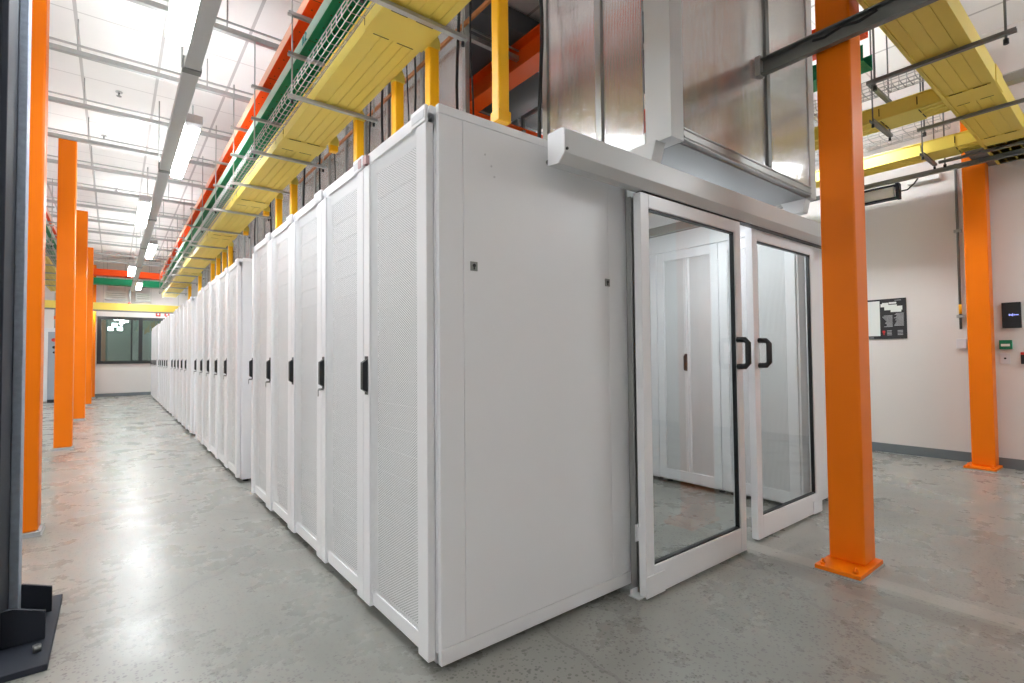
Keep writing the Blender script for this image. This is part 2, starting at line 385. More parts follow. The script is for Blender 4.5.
# ------------------------------------------------------------------ server racks
RW, RD, RH, PER = 0.60, 1.14, 2.08, 3.6228
def rack(label, group, loc, rz=0.0):
    t = thing('server_rack', label, 'server rack', loc, rz, group)
    b = MB()
    b.box(.03, RD - .02, .002, .012, .03, RH - .03).box(.03, RD - .02, RW - .012, RW - .002, .03, RH - .03)   # sides
    b.box(.03, RD - .02, .002, RW - .002, RH - .035, RH)                                                        # top
    b.box(.03, RD - .02, .002, RW - .002, .03, .07)                                                            # bottom
    b.box(.012, .03, .002, RW - .002, RH - .03, RH).box(.03, .04, .002, RW - .002, RH - .1, RH - .03)
    b.box(.03, .045, .012, .05, .07, RH - .035).box(.03, .045, RW - .05, RW - .012, .07, RH - .035)
    b.build('cabinet_body', 'white', t, bevel=.003)
    e = MB()
    e.box(.062, RD - .06, .018, RW - .018, .08, 2.03)
    for k in range(18):
        z = .14 + k * .102
        e.box(.05, .062, .03, RW - .03, z, z + .085)
    e.build('equipment', 'inside', t)
    # front door: stiles stand proud, perforated sheet bows inwards with angled flanks
    d = MB()
    st = [(-.002, .022)]
    d.box(-.004, .026, .003, .08, .045, RH - .065)
    d.box(-.004, .026, RW - .068, RW - .003, .045, RH - .065)
    d.box(.010, .026, .08, RW - .068, .05, .112)
    d.box(.007, .027, .08, RW - .003, RH - .055, RH - .004)
    dr = d.build('door', 'white_frame', t, bevel=.003)
    MB().box(-.008, .0065, .003, .12, RH - .064, RH).build('door_cap', 'white_frame', dr, bevel=.004)
    m = MB()
    prof = [(.003, .078), (.015, .115), (.013, RW - .11), (.003, RW - .066)]
    prof2 = [(x + .0012, y) for x, y in prof][::-1]
    vs = [(x, y, z) for z in (.105, RH - .05) for x, y in prof]
    m.add(vs, [(i, i + 1, 5 + i, 4 + i) for i in range(3)])
    m.build('perforated_panel', 'mesh', dr)
    h = MB().prism([(-.004, .985), (-.027, 1.0), (-.027, 1.12), (-.004, 1.135)], 'y', .55, .578)
    h.box(-.006, -.004, .547, .582, .975, 1.148)
    hd = h.build('handle', 'black', dr, bevel=.003); hd['label'] = 'black swing handle'
    k = MB().cyl((-.004, .5625, .972), (-.03, .5625, .972), .006, 8).box(-.034, -.030, .559, .566, .935, .972)
    k.build('key', 'key', dr)
    for i, y in enumerate((.012, RW - .05)):
        lb = MB().box(-.0095 if i == 0 else .0055, -.007 if i == 0 else .008, y, y + .036 + (0.06 if i == 0 else 0), RH - .05, RH - .018).build('label_plate', 'labelgrey', dr, bevel=.001)
    # rear door
    q = MB()
    q.box(RD - .02, RD + .004, .003, .075, .045, RH - .02).box(RD - .02, RD + .004, RW - .075, RW - .003, .045, RH - .02)
    q.box(RD - .02, RD + .004, .277, .298, .13, RH - .1).box(RD - .02, RD + .004, .302, .323, .13, RH - .1)
    q.box(RD - .02, RD + .004, .075, RW - .075, .045, .13).box(RD - .02, RD + .004, .075, RW - .075, RH - .1, RH - .02)
    rd = q.build('rear_door', 'white_frame', t, bevel=.003)
    MB().box(RD - .006, RD - .005, .07, RW - .07, .12, RH - .09).build('perforated_panel', 'mesh', rd)
    MB().box(RD + .004, RD + .008, .275, .312, .95, 1.2).build('handle_plate', 'white', rd, bevel=.002)
    MB().prism([(RD + .008, 1.0), (RD + .03, 1.01), (RD + .03, 1.13), (RD + .008, 1.15)], 'y', .281, .306).build('handle', 'black', rd, bevel=.002)
    for x, y in ((.08, .05), (.08, RW - .05), (RD - .08, .05), (RD - .08, RW - .05)):
        MB().cyl((x, y, 0), (x, y, .012), .025, 10).cyl((x, y, .012), (x, y, .035), .009, 8).build('foot', 'black', t)
    return t
def side_panel(parent, x0=.028):
    """end panel on the -Y side of a rack, with frame strips, seams and two locks"""
    p = MB()
    T = -.022
    p.box(x0 + .008, RD - .004, T, .002, .028, .086)           # bottom rail
    p.box(x0 + .008, RD - .004, T, .002, RH - .03, RH + .004)    # top frame
    p.box(x0 + .008, .1405, T + .001, .002, .088, RH - .032)      # front strip
    p.box(.142, .965, T, .002, .088, RH - .032)
    p.box(.9665, RD - .004, T + .001, .002, .088, RH - .032)
    sp = p.build('side_panel', 'white', parent, bevel=.0015)
    for x in (.187, .955):
        l = MB().box(x - .017, x + .017, T - .003, T, 1.472, 1.508).build('lock', 'key', sp, bevel=.002)
    for x in (.187, .955): MB().cyl((x, T - .006, 1.493), (x, T - .003, 1.493), .007, 10).box(x - .003, x + .003, T - .005, T - .003, 1.477, 1.493).build('keyhole', 'black', sp)
    MB().cyl((.578, T - .004, 1.985), (.578, T, 1.985), .010, 12).build('screw', 'key', sp)
    for x, z in ((.245, 1.94), (.275, 1.90), (.29, 1.86)):
        MB().cyl((x, T - .002, z), (x, T, z), .004, 8).build('plug', 'labelgrey', sp)
    return sp

BL = ['front', 'second', 'third', 'fourth', 'farthest']
proto = rack('white server cabinet with perforated door at the near corner, joined to the long end panel', 'perforated server cabinets in the long left row', (0, 0, 0))
first = None
protos = copy_tree(proto)     # clean copy without end panel, used for the rest of the front block
side_panel(proto)
def relabel(o, red):
    pass
n = 0
for b in range(5):
    for k in range(5):
        if b == 0 and k == 0: continue
        if b == 0 and k == 1: o = protos
        else: o = copy_tree(protos if k else proto)
        o.location = (0, b * PER + k * RW, 0)
        where = 'nearest the camera' if k == 0 else ('%s from its near end' % ORD[k] if k < 4 else 'at its far end')
        o['label'] = 'white perforated server cabinet, %s in the %s block of the left row' % (('nearest' if k == 0 else ORD[k] if k < 4 else 'last'), BL[b])
        n += 1
# reddish label plates on the joint of the first two doors
for o, y in ((proto, RW - .046), (protos, .014)):
    dr = [c for c in bpy.data.objects if c.parent == o and c.name.startswith('door')][0]
    lp = MB().box(-.0115, .008, y, y + .034, RH - .055, RH - .016).build('warning_label', 'labelred', dr, bevel=.001)
    lp['label'] = 'faded red warning label'
for o in [x for x in bpy.data.objects if x.get('label', '').startswith('white')]:
    if o in (proto,) or 'third in the nearest' in o['label'] or 'third in the front' in o['label']:
        for dch in [c for c in bpy.data.objects if c.parent == o and c.name.startswith('door')]:
            for kk in [c for c in bpy.data.objects if c.parent == dch and c.name.startswith('key')]: bpy.data.objects.remove(kk)
# second row, seen through the sliding doors (fronts face +X)
XB = 4.14
rb = []
for k in range(5):
    o = rack('', 'server cabinets seen through the glass doors', (XB, -.03 + (k + 1) * RW, 0), PI) if k == 0 else copy_tree(rb[0])
    o.location = (XB, -.03 + (k + 1) * RW, 0)
    o['label'] = 'white server cabinet behind the glass sliding doors, %s' % ('nearest the doors' if k == 0 else ORD[k] + ' from the doors')
    rb.append(o)
sp2 = MB().box(.01, RD - .01, RW - .002, RW + .012, .03, RH).build('side_panel', 'white', rb[0], bevel=.002)

# ------------------------------------------------------------------ sliding doors with header
DY0, DY1 = -.148, -.105
def slide_door(x0, x1, y0, y1, label, hx, ztop=1.918):
    t = thing('sliding_glass_door', label, 'sliding door', ((x0 + x1) / 2, y1, 0))
    w2 = (x1 - x0) / 2; d = y0 - y1
    st, bt, tp = .062, .135, .068
    z0 = .012
    f = MB().box(-w2, -w2 + st, d, 0, z0, ztop).box(w2 - st, w2, d, 0, z0, ztop)
    f.box(-w2 + st, w2 - st, d, 0, z0, z0 + bt).box(-w2 + st, w2 - st, d, 0, ztop - tp, ztop)
    f.build('door_frame', 'white_frame', t, bevel=.003)
    g = MB()
    a, b, c, e = -w2 + st, w2 - st, z0 + bt, ztop - tp
    s = .008
    for (p, q, r, u) in ((a, a + s, c, e), (b - s, b, c, e), (a, b, c, c + s), (a, b, e - s, e)):
        g.box(p, q, d * .8, d * .3, r, u)
    g.build('glazing_seal', 'black', t)
    MB().box(a + .001, b - .001, d * .55, d * .45, c + .001, e - .001).build('glass_pane', 'glass', t)
    hz0, hz1 = 1.07, 1.225
    hxl = hx - (x0 + x1) / 2
    h = MB().tube([(hxl, d, hz0), (hxl, d - .045, hz0 + .002), (hxl, d - .062, hz0 + .02), (hxl, d - .062, hz1 - .02), (hxl, d - .045, hz1 - .002), (hxl, d, hz1)], .0165, 10)
    hd = h.build('pull_handle', 'black', t); hd['label'] = 'black C-shaped pull handle'
    return t
dl = slide_door(1.055, 1.985, DY0, DY1, 'left white framed glass sliding door, nearest the blank end panel', 1.925)
dr_ = slide_door(2.185, 3.10, -.118, -.075, 'right white framed glass sliding door, beside the near orange post', 2.085 + .155)
MB().box(-.475, -.33, DY0 - DY1 - .006, DY0 - DY1, .012, .11).build('kick_cover', 'white_frame', dl, bevel=.002)
MB().box(.33, .475, -.118 + .075 - .006, -.118 + .075, .012, .10).build('kick_cover', 'white_frame', dr_, bevel=.002)
hdr = thing('door_track_header', 'long pale grey track beam with cut corner above both sliding doors', 'door track', (.51, -.1, 1.9))
HL = 2.95
hp = [(-.098, .06), (-.098, .158), (-.085, .163), (.0, .163), (.0, .030), (-.062, .024)]
MB().prism(hp, 'x', .004, HL).build('housing', 'greywhite', hdr, bevel=.002)
ep = MB().prism([(u * 1.01, v) for u, v in hp], 'x', -.002, .004).build('end_cap', 'white', hdr, bevel=.001)
MB().cyl((.012, -.104, .075), (.012, -.098, .075), .006, 10).build('screw', 'black', hdr)
MB().box(.56, HL - .1, -.05, -.01, .020, .028).build('guide_slot', 'black', hdr)
gp = MB()
gx = 1.0
gp.box(1.095, 1.19, -.036, -.024, .02, 2.07).box(1.095, 1.099, -.06, -.036, .02, 1.925).box(1.112, 1.116, -.06, -.036, .02, 1.925).box(1.129, 1.135, -.1, -.036, .02, 1.925)
tag(gp.build('door_guide_profile', 'alu', bevel=.001), 'slotted aluminium upright between end panel and left sliding door', 'guide profile')
gp2 = MB().box(3.11, 3.17, -.056, -.046, .02, 1.925).box(3.11, 3.118, -.07, -.056, .02, 1.925).box(3.162, 3.17, -.07, -.056, .02, 1.925)
tag(gp2.build('door_guide_profile', 'alu', bevel=.001), 'slotted aluminium upright right of the right sliding door', 'guide profile')
lt = MB().prism([(-.0, .0), (-.035, .02), (-.035, .06), (-.012, .085), (.0, .085)], 'x', -.015, .02)
l_ = lt.build('door_latch', 'white_frame', bevel=.003, loc=(1.10, -.0605, .24)); tag(l_, 'small white latch low on the aluminium upright', 'latch')
for x, lab in ((1.06, 'small white floor guide under the left sliding door'), (3.12, 'small white floor guide at the right end of the right sliding door')):
    g = MB().box(-.03, .03, -.09, -.03, 0, .006).box(-.025, .025, -.042, -.034, .006, .03).build('floor_guide', 'white_frame', loc=(x, -.02 if x > 2 else -.03, 0), bevel=.002)
    tag(g, lab, 'floor guide', 'floor guides of the sliding doors')

# ------------------------------------------------------------------ upper containment enclosures
ZB, ZT = 2.215, 4.02
AX, BX, BY = 1.24, 2.95, -.20
def wall_y(t, x, y0, ys, out):
    """mullions and sheets in a plane x=const"""
    for a in ys: MB().box(x, x + .035 * out, a - .02, a + .02, ZB, ZT).build('mullion', 'alu', t, bevel=.002)
def enclosure(label, y0, y1, seams, opening=None, front=False):
    t = thing('containment_enclosure', label, 'containment enclosure', (0, y0, 0))
    L = y1 - y0
    # bottom and top rails
    for x in (AX, BX - .04):
        MB().box(x, x + .04, .155 if front else 0, L, ZB, ZB + .07).build('bottom_rail', 'alu', t, bevel=.003)
        MB().box(x, x + .04, 0, L, ZT - .04, ZT).build('top_rail', 'alu', t, bevel=.003)
    ss = [s - y0 for s in seams]
    for a in ss:
        MB().box(AX - .004, AX + .036, a - .022, a + .022, ZB + .07, ZT - .04).build('mullion', 'alu', t, bevel=.002)
        MB().box(BX - .036, BX + .004, a - .022, a + .022, ZB + .07, ZT - .04).build('mullion', 'alu', t, bevel=.002)
    edges = ([.155] if front else [0.0]) + ss
    edges = sorted(set(edges))
    for a, b in zip(edges[:-1], edges[1:]):
        if b - a < .1: continue
        mid = (a + b) / 2 + y0
        if not (opening and opening[0] < mid < opening[1]):
            MB().box(AX + .010, AX + .020, a + .02, b - .02, ZB + .07, ZT - .04).build('polycarbonate_sheet', 'poly', t)
        if not front: MB().box(BX - .02, BX - .010, a + .02, b - .02, ZB + .07, ZT - .04).build('polycarbonate_sheet', 'poly', t)
    return t
e1 = enclosure('semi-clear ribbed upper enclosure above the sliding doors and front block', BY, 3.0, [.27, .72, 1.66, 2.36, 2.978], (.74, 1.64), True)
# front face of e1
def E(mb, name, mat, bevel=0.0): return mb.build(name, mat, e1, bevel=bevel)
E(MB().box(AX, AX + .105, 0, .155, ZB + .0, ZT), 'corner_post', 'greywhite', .003)
E(MB().box(BX - .09, BX, 0, .12, ZB, ZT), 'corner_post', 'greywhite', .003)
E(MB().box(AX + .105, BX - .09, .0, .03, ZB + .012, ZB + .075).box(AX + .105, BX - .09, -.006, .0, ZB + .02, ZB + .03).box(AX + .105, BX - .09, -.006, .0, ZB + .06, ZB + .07), 'front_rail', 'alu', .002)
E(MB().box(AX + .105, BX - .09, .0, .03, ZT - .05, ZT), 'front_rail', 'alu', .002)
E(MB().box(2.24, 2.285, -.006, .03, ZB + .075, ZT - .05), 'mullion', 'galv_dark', .002)
E(MB().box(AX + .107, 2.239, .008, .018, ZB + .076, ZT - .05), 'polycarbonate_sheet', 'poly')
E(MB().box(2.286, BX - .091, .008, .018, ZB + .076, ZT - .05), 'polycarbonate_sheet', 'poly')
E(MB().box(AX + .108, BX - .09, .03, .64, ZB + .0, ZB + .012), 'soffit_plate', paint('grey_soffit', (150, 153, 155), 0.45), .001)
for k in range(4):
    pass
br = MB().prism([(.10, ZB - .1), (.20, ZB - .1), (.24, ZB), (.07, ZB)], 'x', AX - .03, AX + .05)
E(br, 'bracket', 'greywhite', .004)
E(MB().prism([(.05, ZB - .09), (.15, ZB - .09), (.2, ZB), (.03, ZB)], 'x', BX - .1, BX - .02), 'bracket', 'greywhite', .004)
# inner rails of the opening
E(MB().box(AX + .04, BX - .04, 1.84, 1.88, ZB + .03, ZB + .07), 'cross_rail', 'galv')
# below the enclosure walls: white closure strip down to the cabinets
E(MB().box(RD + .03, RD + .05, .25, 3.2, RH - .02, ZB), 'closure_strip', 'white')
E(MB().box(BX + .02, BX + .045, .25, 3.2, RH - .02, ZB), 'closure_strip', 'white')
E(MB().box(BX - .045, BX + .0, .15, 3.2, ZB + .07, ZB + .2), 'closure_rail', 'white', .003)
for y in (.5, 1.0, 1.5, 2.0): E(MB().box(BX - .04, BX - .02, y + .2, y + .225, ZB + .2, ZT - .04), 'mullion', 'galv_dark')
for b in range(1, 5):
    y0 = b * PER
    enclosure('semi-clear ribbed upper enclosure above the %s block of cabinets' % BL[b], y0 - .56, y0 + 3.0, [y0 - .56 + .022 + .59 * k for k in range(7)])

# orange steel and duct seen above, through the opening
tag(MB().prism([(2.06, 3.86), (2.26, 3.86), (2.26, 3.875), (2.17, 3.875), (2.17, 4.1), (2.26, 4.1), (2.26, 4.115), (2.06, 4.115), (2.06, 4.1), (2.15, 4.1), (2.15, 3.875), (2.06, 3.875)], 'y', -3.6, 16.0).build('steel_beam', 'orange_red'), 'orange steel beam running lengthwise above the enclosure opening', 'steel beam')
tag(MB().prism([(2.95, 3.62), (3.12, 3.62), (3.12, 3.635), (3.045, 3.635), (3.045, 3.845), (3.12, 3.845), (3.12, 3.86), (2.95, 3.86), (2.95, 3.845), (3.025, 3.845), (3.025, 3.635), (2.95, 3.635)], 'x', 1.35, 5.8).build('steel_beam', 'orange_red'), 'orange steel cross beam inside the enclosure opening', 'steel beam')
dct = thing('air_duct', 'dark grey rectangular air duct seen above the enclosure opening', 'air duct', (2.4, 2.0, 3.9))
MB().box(-.12 , 1.6, -.9, -.1, .225, .42).build('duct_body', 'duct', dct, bevel=.01)
MB().box(-.95, 1.1, -.1, 3.8, .225, .42).build('duct_branch', 'duct', dct, bevel=.01)
MB().box(-.14, -.10, -.92, -.08, .215, .43).build('flange', 'galv', dct)
tag(MB().box(1.18, 1.2, .72, 6.0, 3.68, 3.71).build('copper_bar', 'copper'), 'thin copper coloured bar along the enclosure top above the cabinets', 'bus bar')

# black cables hanging along the enclosure side
cbs = [(1.17, .655, 1.0), (1.16, 1.40, .6), (1.17, 1.60, 1.0), (1.16, 2.30, .8), (1.18, 2.44, .5), (1.18, 2.98, 1.0), (1.17, 3.3, .6), (1.18, 3.75, 1.0), (1.17, 4.35, .5), (1.18, 4.9, 1.0), (1.18, 5.6, 1.0), (1.18, 6.3, 1.0), (1.18, 7.5, 1.0), (1.18, 8.7, 1.0)]
for i, (x, y, th) in enumerate(cbs):
    ph = i * 1.7
    x = min(x, 1.165)
    pts = [(x - .02 + .012 * math.sin(ph + k), y + .03 * math.sin(ph + k * .9), 2.09 + k * .19) for k in range(11)]
    o = MB().tube(pts, .012 * th, 7).build('hanging_cable', 'cable')
    tag(o, 'black cable hanging down the enclosure side onto the cabinets, %s from the camera' % ORD[i], 'cable', 'black cables hanging along the enclosure')

# ------------------------------------------------------------------ cable trays above the left row
TY0, TY1 = -1.6, 16.6
def U(x0, x1, z0, h, t=.005):
    return [(x0, z0 + h), (x0, z0), (x1, z0), (x1, z0 + h), (x1 - t, z0 + h), (x1 - t, z0 + t), (x0 + t, z0 + t), (x0 + t, z0 + h)]
def yellow_tray(x0, x1, z0, y0, y1, label, group, side=-1, couplers=(), mirror=False):
    t = thing('fibre_tray', label, 'cable tray', ((x0 + x1) / 2, y0, z0))
    w2 = (x1 - x0) / 2; L = y1 - y0
    m = MB().prism(U(-w2, w2, 0, .105, .004), 'y', 0, L)
    m.box(-w2 - .012, -w2, 0, L, .095, .105).box(w2, w2 + .012, 0, L, .095, .105)
    m.build('trough', 'yellow', t, bevel=.001)
    r = MB()
    for fx in (-.42, -.02, .38, .72): r.box(w2 * fx - .004, w2 * fx + .004, 0, L, -.006, 0)
    r.box(-w2, -w2 + .022, 0, L, -.01, 0)
    r.build('bottom_rib', 'yellow', t)
    for cy in couplers:
        c = cy - y0
        q = MB().prism(U(-w2 - .006, w2 + .006, -.008, .11, .005), 'y', c - .12, c + .12)
        cp = q.build('coupler', 'yellow', t, bevel=.001)
        for e in (-.121, .121):
            MB().box(-w2 * .75, -w2 * .2, c + e - .003, c + e + .003, -.0095, -.007).build('coupler_slot', 'slot', cp)
            MB().box(w2 * .1, w2 * .7, c + e - .003, c + e + .003, -.0095, -.007).build('coupler_slot', 'slot', cp)
            MB().box(-w2 - .0075, -w2 - .005, c + e - .003, c + e + .003, .02, .08).build('coupler_slot', 'slot', cp)
    return t
yellow_tray(.20, .545, 3.0, TY0, 16.6, 'yellow fibre tray running above the long left row of cabinets', None, couplers=(.95, 2.95, 5.0, 7.1, 9.2, 11.3, 13.4, 15.5))
def plain_tray(x0, x1, z0, h, y0, y1, mat, clear, label, name):
    t = thing(name, label, 'cable tray', ((x0 + x1) / 2, y0, z0))
    w2 = (x1 - x0) / 2; L = y1 - y0
    b = MB().box(-w2, w2, 0, L, 0, .004); b.build('tray_floor', mat, t)
    for sx in (-1, 1):
        MB().box(sx * w2 - .002, sx * w2 + .002, 0, L, .004, h).build('tray_side', clear, t)
    d = MB()
    k = .1
    while k < min(L, 9):
        for fx in (-.72, -.25, .25, .72): d.cyl((w2 * fx, k, -.0012), (w2 * fx, k, .001), .006, 6)
        k += .15
    hs = d.build('drain_holes', 'slot', t); hs['kind'] = 'stuff'
    s = MB()
    k = 1.0
    while k < L: s.box(-w2, w2, k - .002, k + .002, -.001, .001); k += 1.22
    s.build('joint_line', 'slot', t)
    return t
plain_tray(.108, .40, 3.29, .085, TY0, 15.6, 'tray_green', 'mint', 'green cable tray with pale clear side above the left row of cabinets', 'green_cable_tray')
plain_tray(.122, .425, 3.58, .085, TY0, 16.2, 'tray_orange', 'peach', 'orange cable tray with pale clear side, topmost of the three above the left row', 'orange_cable_tray')
def basket(x0, x1, z0, h, y0, y1, label, step=.05, mir=1):
    m = MB(); R_ = .0032
    c = .022
    prof = [(x0, z0 + h), (x0, z0 + c), (x0 + c * .35, z0 + c * .35), (x0 + c, z0), (x1 - c, z0), (x1 - c * .35, z0 + c * .35), (x1, z0 + c)] + ([(x1, z0 + h)] if mir else [])
    y = y0
    while y < y1:
        m.tube([(a, y, b) for a, b in prof], R_, 4); y += step
    for a, b in ((x0, z0 + h), (x0, z0 + h * .62), (x0 + .002, z0 + c), (x0 + c, z0), ((x0 + x1) / 2 , z0), (x1 - c, z0), (x1, z0 + c)) + (((x1, z0 + h * .62), (x1, z0 + h)) if mir else ()):
        m.tube([(a, y0, b), (a, y1, b)], R_, 4)
    return tag(m.build('wire_basket_tray', 'galv'), label, 'cable tray')
basket(.070, .176, 3.015, .075, -1.2, 15.0, 'white-grey wire basket tray beside the yellow tray above the left row', .085, 0)

def hanger(x0, x1, y, levels, label, group, ztop=4.02, zrod0=None, mirror=False, mat='galv'):
    t = thing('trapeze_hanger', label, 'trapeze hanger', (x0, y, levels[0]), group=group)
    b0 = levels[0]
    for z in levels:
        m = MB().prism([(-.016, -.022), (.016, -.022), (.016, 0), (.010, 0), (.010, -.003), (.013, -.003), (.013, -.019), (-.013, -.019), (-.013, -.003), (-.010, -.003), (-.010, 0), (-.016, 0)], 'x', -.012, x1 - x0 + .012)
        o = m.build('cross_bar', mat, t); o.location.z = z - b0
    for rx in (.015, x1 - x0 - .015):
        MB().cyl((rx, 0, -.045), (rx, 0, ztop - b0), .0055, 8).build('threaded_rod', mat, t)
        MB().cyl((rx, 0, -.06), (rx, 0, -.035), .010, 8).build('rod_end', 'black', t)
    return t
hy = [-.45, .777, 2.05, 3.26, 4.27, 5.45, 6.65, 7.9, 9.1, 10.3, 11.5, 12.7, 13.9, 15.1]
for i, y in enumerate(hy):
    if y < 0: continue
    hanger(.045, .675, y, (2.988, 3.285, 3.575), 'steel trapeze hanger carrying trays over the left row, %s from the camera' % ORD[i - 1], 'trapeze hangers over the left row')

# yellow spouts
def spout(y, z0, label, big=False):
    t = thing('cable_spout', label, 'cable spout', (.575, y, z0), group='yellow spouts under the tray')
    w_ = .032
    z1 = 3.02
    top = z1 - z0
    a = MB().box(-w_ + .006, w_ + .01, -w_, w_, 0, top - .02)
    a.build('down_tube', 'spout', t, bevel=.012, seg=3)
    MB().prism([(-.0265, top - .04), (w_ + .014, top - .04), (w_ + .014, top + .01), (.02, top + .06), (-.0265, top + .06)], 'y', -w_ - .004, w_ + .004).build('elbow', 'yellow', t, bevel=.006)
    if z0 < 2.6:
        MB().prism([(-w_ + .002, -.006), (w_ + .014, -.006), (w_ + .014, .05), (-w_ + .002, .05)], 'y', -w_ - .004, w_ + .004).build('bottom_collar', 'spout', t, bevel=.004)
    return t
sps = [(.32, 2.29), (1.0, 2.2), (1.47, 2.2), (2.16, 2.2), (2.74, 2.93), (3.98, 2.2), (4.6, 2.2), (5.22, 2.93), (6.47, 2.93), (7.70, 2.2), (8.28, 2.2), (8.94, 2.2), (9.6, 2.2), (11.47, 2.2), (13.4, 2.2)]
for i, (y, z) in enumerate(sps):
    spout(y, z, ('golden yellow square spout dropping from the yellow tray, %s from the camera' if z < 2.6 else 'short yellow outlet stub under the yellow tray, %s outlet from the camera') % ORD[i])

# ------------------------------------------------------------------ ceiling struts and lighting trunk
sy = [-1.6, -.4, .85, 2.06, 3.27, 4.49, 5.75, 6.94, 8.09, 9.35, 10.6, 11.8, 13.0, 14.4, 15.9, 17.2]
for i, y in enumerate(sy):
    y += .05
    z = 4.0
    m = MB().box(XL + .01, XR - .02, y - .022, y + .022, z, z + .045)
    m.box(XL + .01, XR - .02, y - .022, y - .010, z + .085, z + .10)
    for k in range(11):
        if k in (7, 8) and 0 < y < 6: continue
        m.cyl((XL + .6 + k * 1.05, y, z + .04), (XL + .6 + k * 1.05, y, ZC), .006, 6)
    lab = 'galvanised ceiling strut crossing the room behind the camera' if y < -1.5 else 'galvanised ceiling strut crossing the room, %s counted from above the camera' % ORD[max(0, i - 1)] 
    tag(m.build('ceiling_strut', 'galv'), lab, 'ceiling strut', 'cross struts under the ceiling')

def trunk(x, y0, y1, z, label, first, side0, glabel, grp):
    t = thing('lighting_trunk', label, 'lighting trunk', (x, y0, z))
    MB().prism([(-.05, 0), (.05, 0), (.05, .06), (.035, .075), (-.035, .075), (-.05, .06)], 'y', 0, y1 - y0).build('channel', 'trunk', t, bevel=.002)
    k = y0 + 1.3
    while k < y1 - 1:
        MB().box(-.058, .058, k - y0 - .07, k - y0 + .0, -.008, .082).build('joint_collar', 'galv_dark', t, bevel=.002)
        MB().cyl((-.052, k - y0 + .05, .05), (-.052, k - y0 + .05, 4.0 - z), .006, 6).build('suspension_rod', 'galv', t)
        k += 2.45
    s = side0
    for i, y in enumerate(first):
        xx = x + s * .12
        l = thing('led_lamp', glabel % (ORD[i], 'left' if s < 0 else 'right'), 'lamp', (xx, y, z + .01), group=grp)
        MB().box(-.06, .06, 0, 1.55, .035, .055).build('lamp_housing', 'lamp_body', l, bevel=.003)
        MB().box(-.06, .06, -.12, 0.0, .0, .075).build('driver_box', 'labelgrey', l, bevel=.003)
        MB().prism([(-.055, .035), (-.055, .005), (-.04, -.01), (.04, -.01), (.055, .005), (.055, .035)], 'y', 0, 1.55).build('diffuser', 'lamp', l)
        MB().box(-.04, .04, .03, 1.52, .055, .06).build('ceiling_fill_strip', 'ceiling_fill', l)  # unseen glowing top, added to brighten the ceiling
        s = -s
trunk(-.485, -3.6, 17.5, 3.2, 'grey lighting trunk running down the aisle under the white ceiling', [.70 + 2.93 * k for k in range(0, 6)], -1, 'bright LED lamp, %s along the aisle trunk, on its %s side', 'lamps along the aisle trunk')
trunk(4.62, -3.6, 17.5, 3.25, 'grey lighting trunk beyond the enclosure on the right', [-3.45, -.1, 2.9, 5.8, 8.7, 11.6], -1, 'LED lamp, %s along the right hand trunk, on its %s side', 'lamps along the right hand trunk')  # first lamp, behind the camera, is added to whiten reflections in the ribbed sheets
trunk(-3.9, -3.6, 17.5, 3.25, 'grey lighting trunk left of the row of orange posts', [-3.3 + 2.93 * k for k in range(7)], 1, 'LED lamp left of the orange posts, %s along its trunk, on the %s side', 'lamps left of the orange posts')

for i, (x, y) in enumerate(((2.4, 6.0), (2.4, 9.5))):  # added lamps, put in to light the interiors and make the sheets glow
    l = thing('added_aisle_fill', 'added fill lamp hanging inside the %s enclosure above its inner aisle' % ('second', 'third')[i], 'lamp', (x, y, 3.60), group='fill lamps added inside the enclosures')
    MB().box(-.07, .07, 0, 1.2, .03, .07).build('lamp_housing', 'lamp_body', l, bevel=.003)
    MB().prism([(-.06, .03), (-.05, -.01), (.05, -.01), (.06, .03)], 'y', 0, 1.2).build('diffuser', 'lamp', l)
    for q in (.1, 1.1): MB().cyl((0, q, .07), (0, q, ZC - 3.60), .004, 6).build('suspension_rod', 'galv', l)

l = thing('doorway_lamp', 'slim added fill lamp hidden under the enclosure just inside the sliding doors', 'lamp', (2.1, .37, ZB - .05))  # added out of view to brighten the cabinets behind the glass doors
MB().box(-.6, .6, -.04, .04, .015, .05).build('lamp_housing', 'lamp_body', l)
MB().box(-.58, .58, -.03, .03, 0, .015).build('diffuser', 'lamp', l)

# teal marker scribble on the green tray's side
gt = [o for o in bpy.data.objects if o.name == 'green_cable_tray'][0]
m = MB()
gx0, gy0 = -.1495, 1.96 - TY0
for pts in ([(.0, .02), (.0, .08)], [(.03, .02), (.03, .08)], [(.055, .07), (.075, .08), (.09, .06), (.055, .02), (.095, .02)]):
    m.tube([(gx0, gy0 - a, b) for a, b in pts], .0035, 4)
mk = m.build('marker_writing', paint('teal_marker', (20, 150, 150), 0.5), gt)
# sprinklers
for i, (x, y) in enumerate(((-.888, 5.95), (-1.05, 7.57), (-.905, 10.3))):
    t = thing('sprinkler_head', 'small sprinkler head under the ceiling tiles, %s from the camera' % ORD[i], 'sprinkler', (x, y, ZC), group='ceiling sprinklers')
    MB().cyl((0, 0, -.008), (0, 0, 0), .035, 14).build('rosette', 'galv', t)
    MB().cyl((0, 0, -.05), (0, 0, -.008), .008, 8).cyl((0, 0, -.054), (0, 0, -.05), .026, 12).build('deflector', 'galv_dark', t)

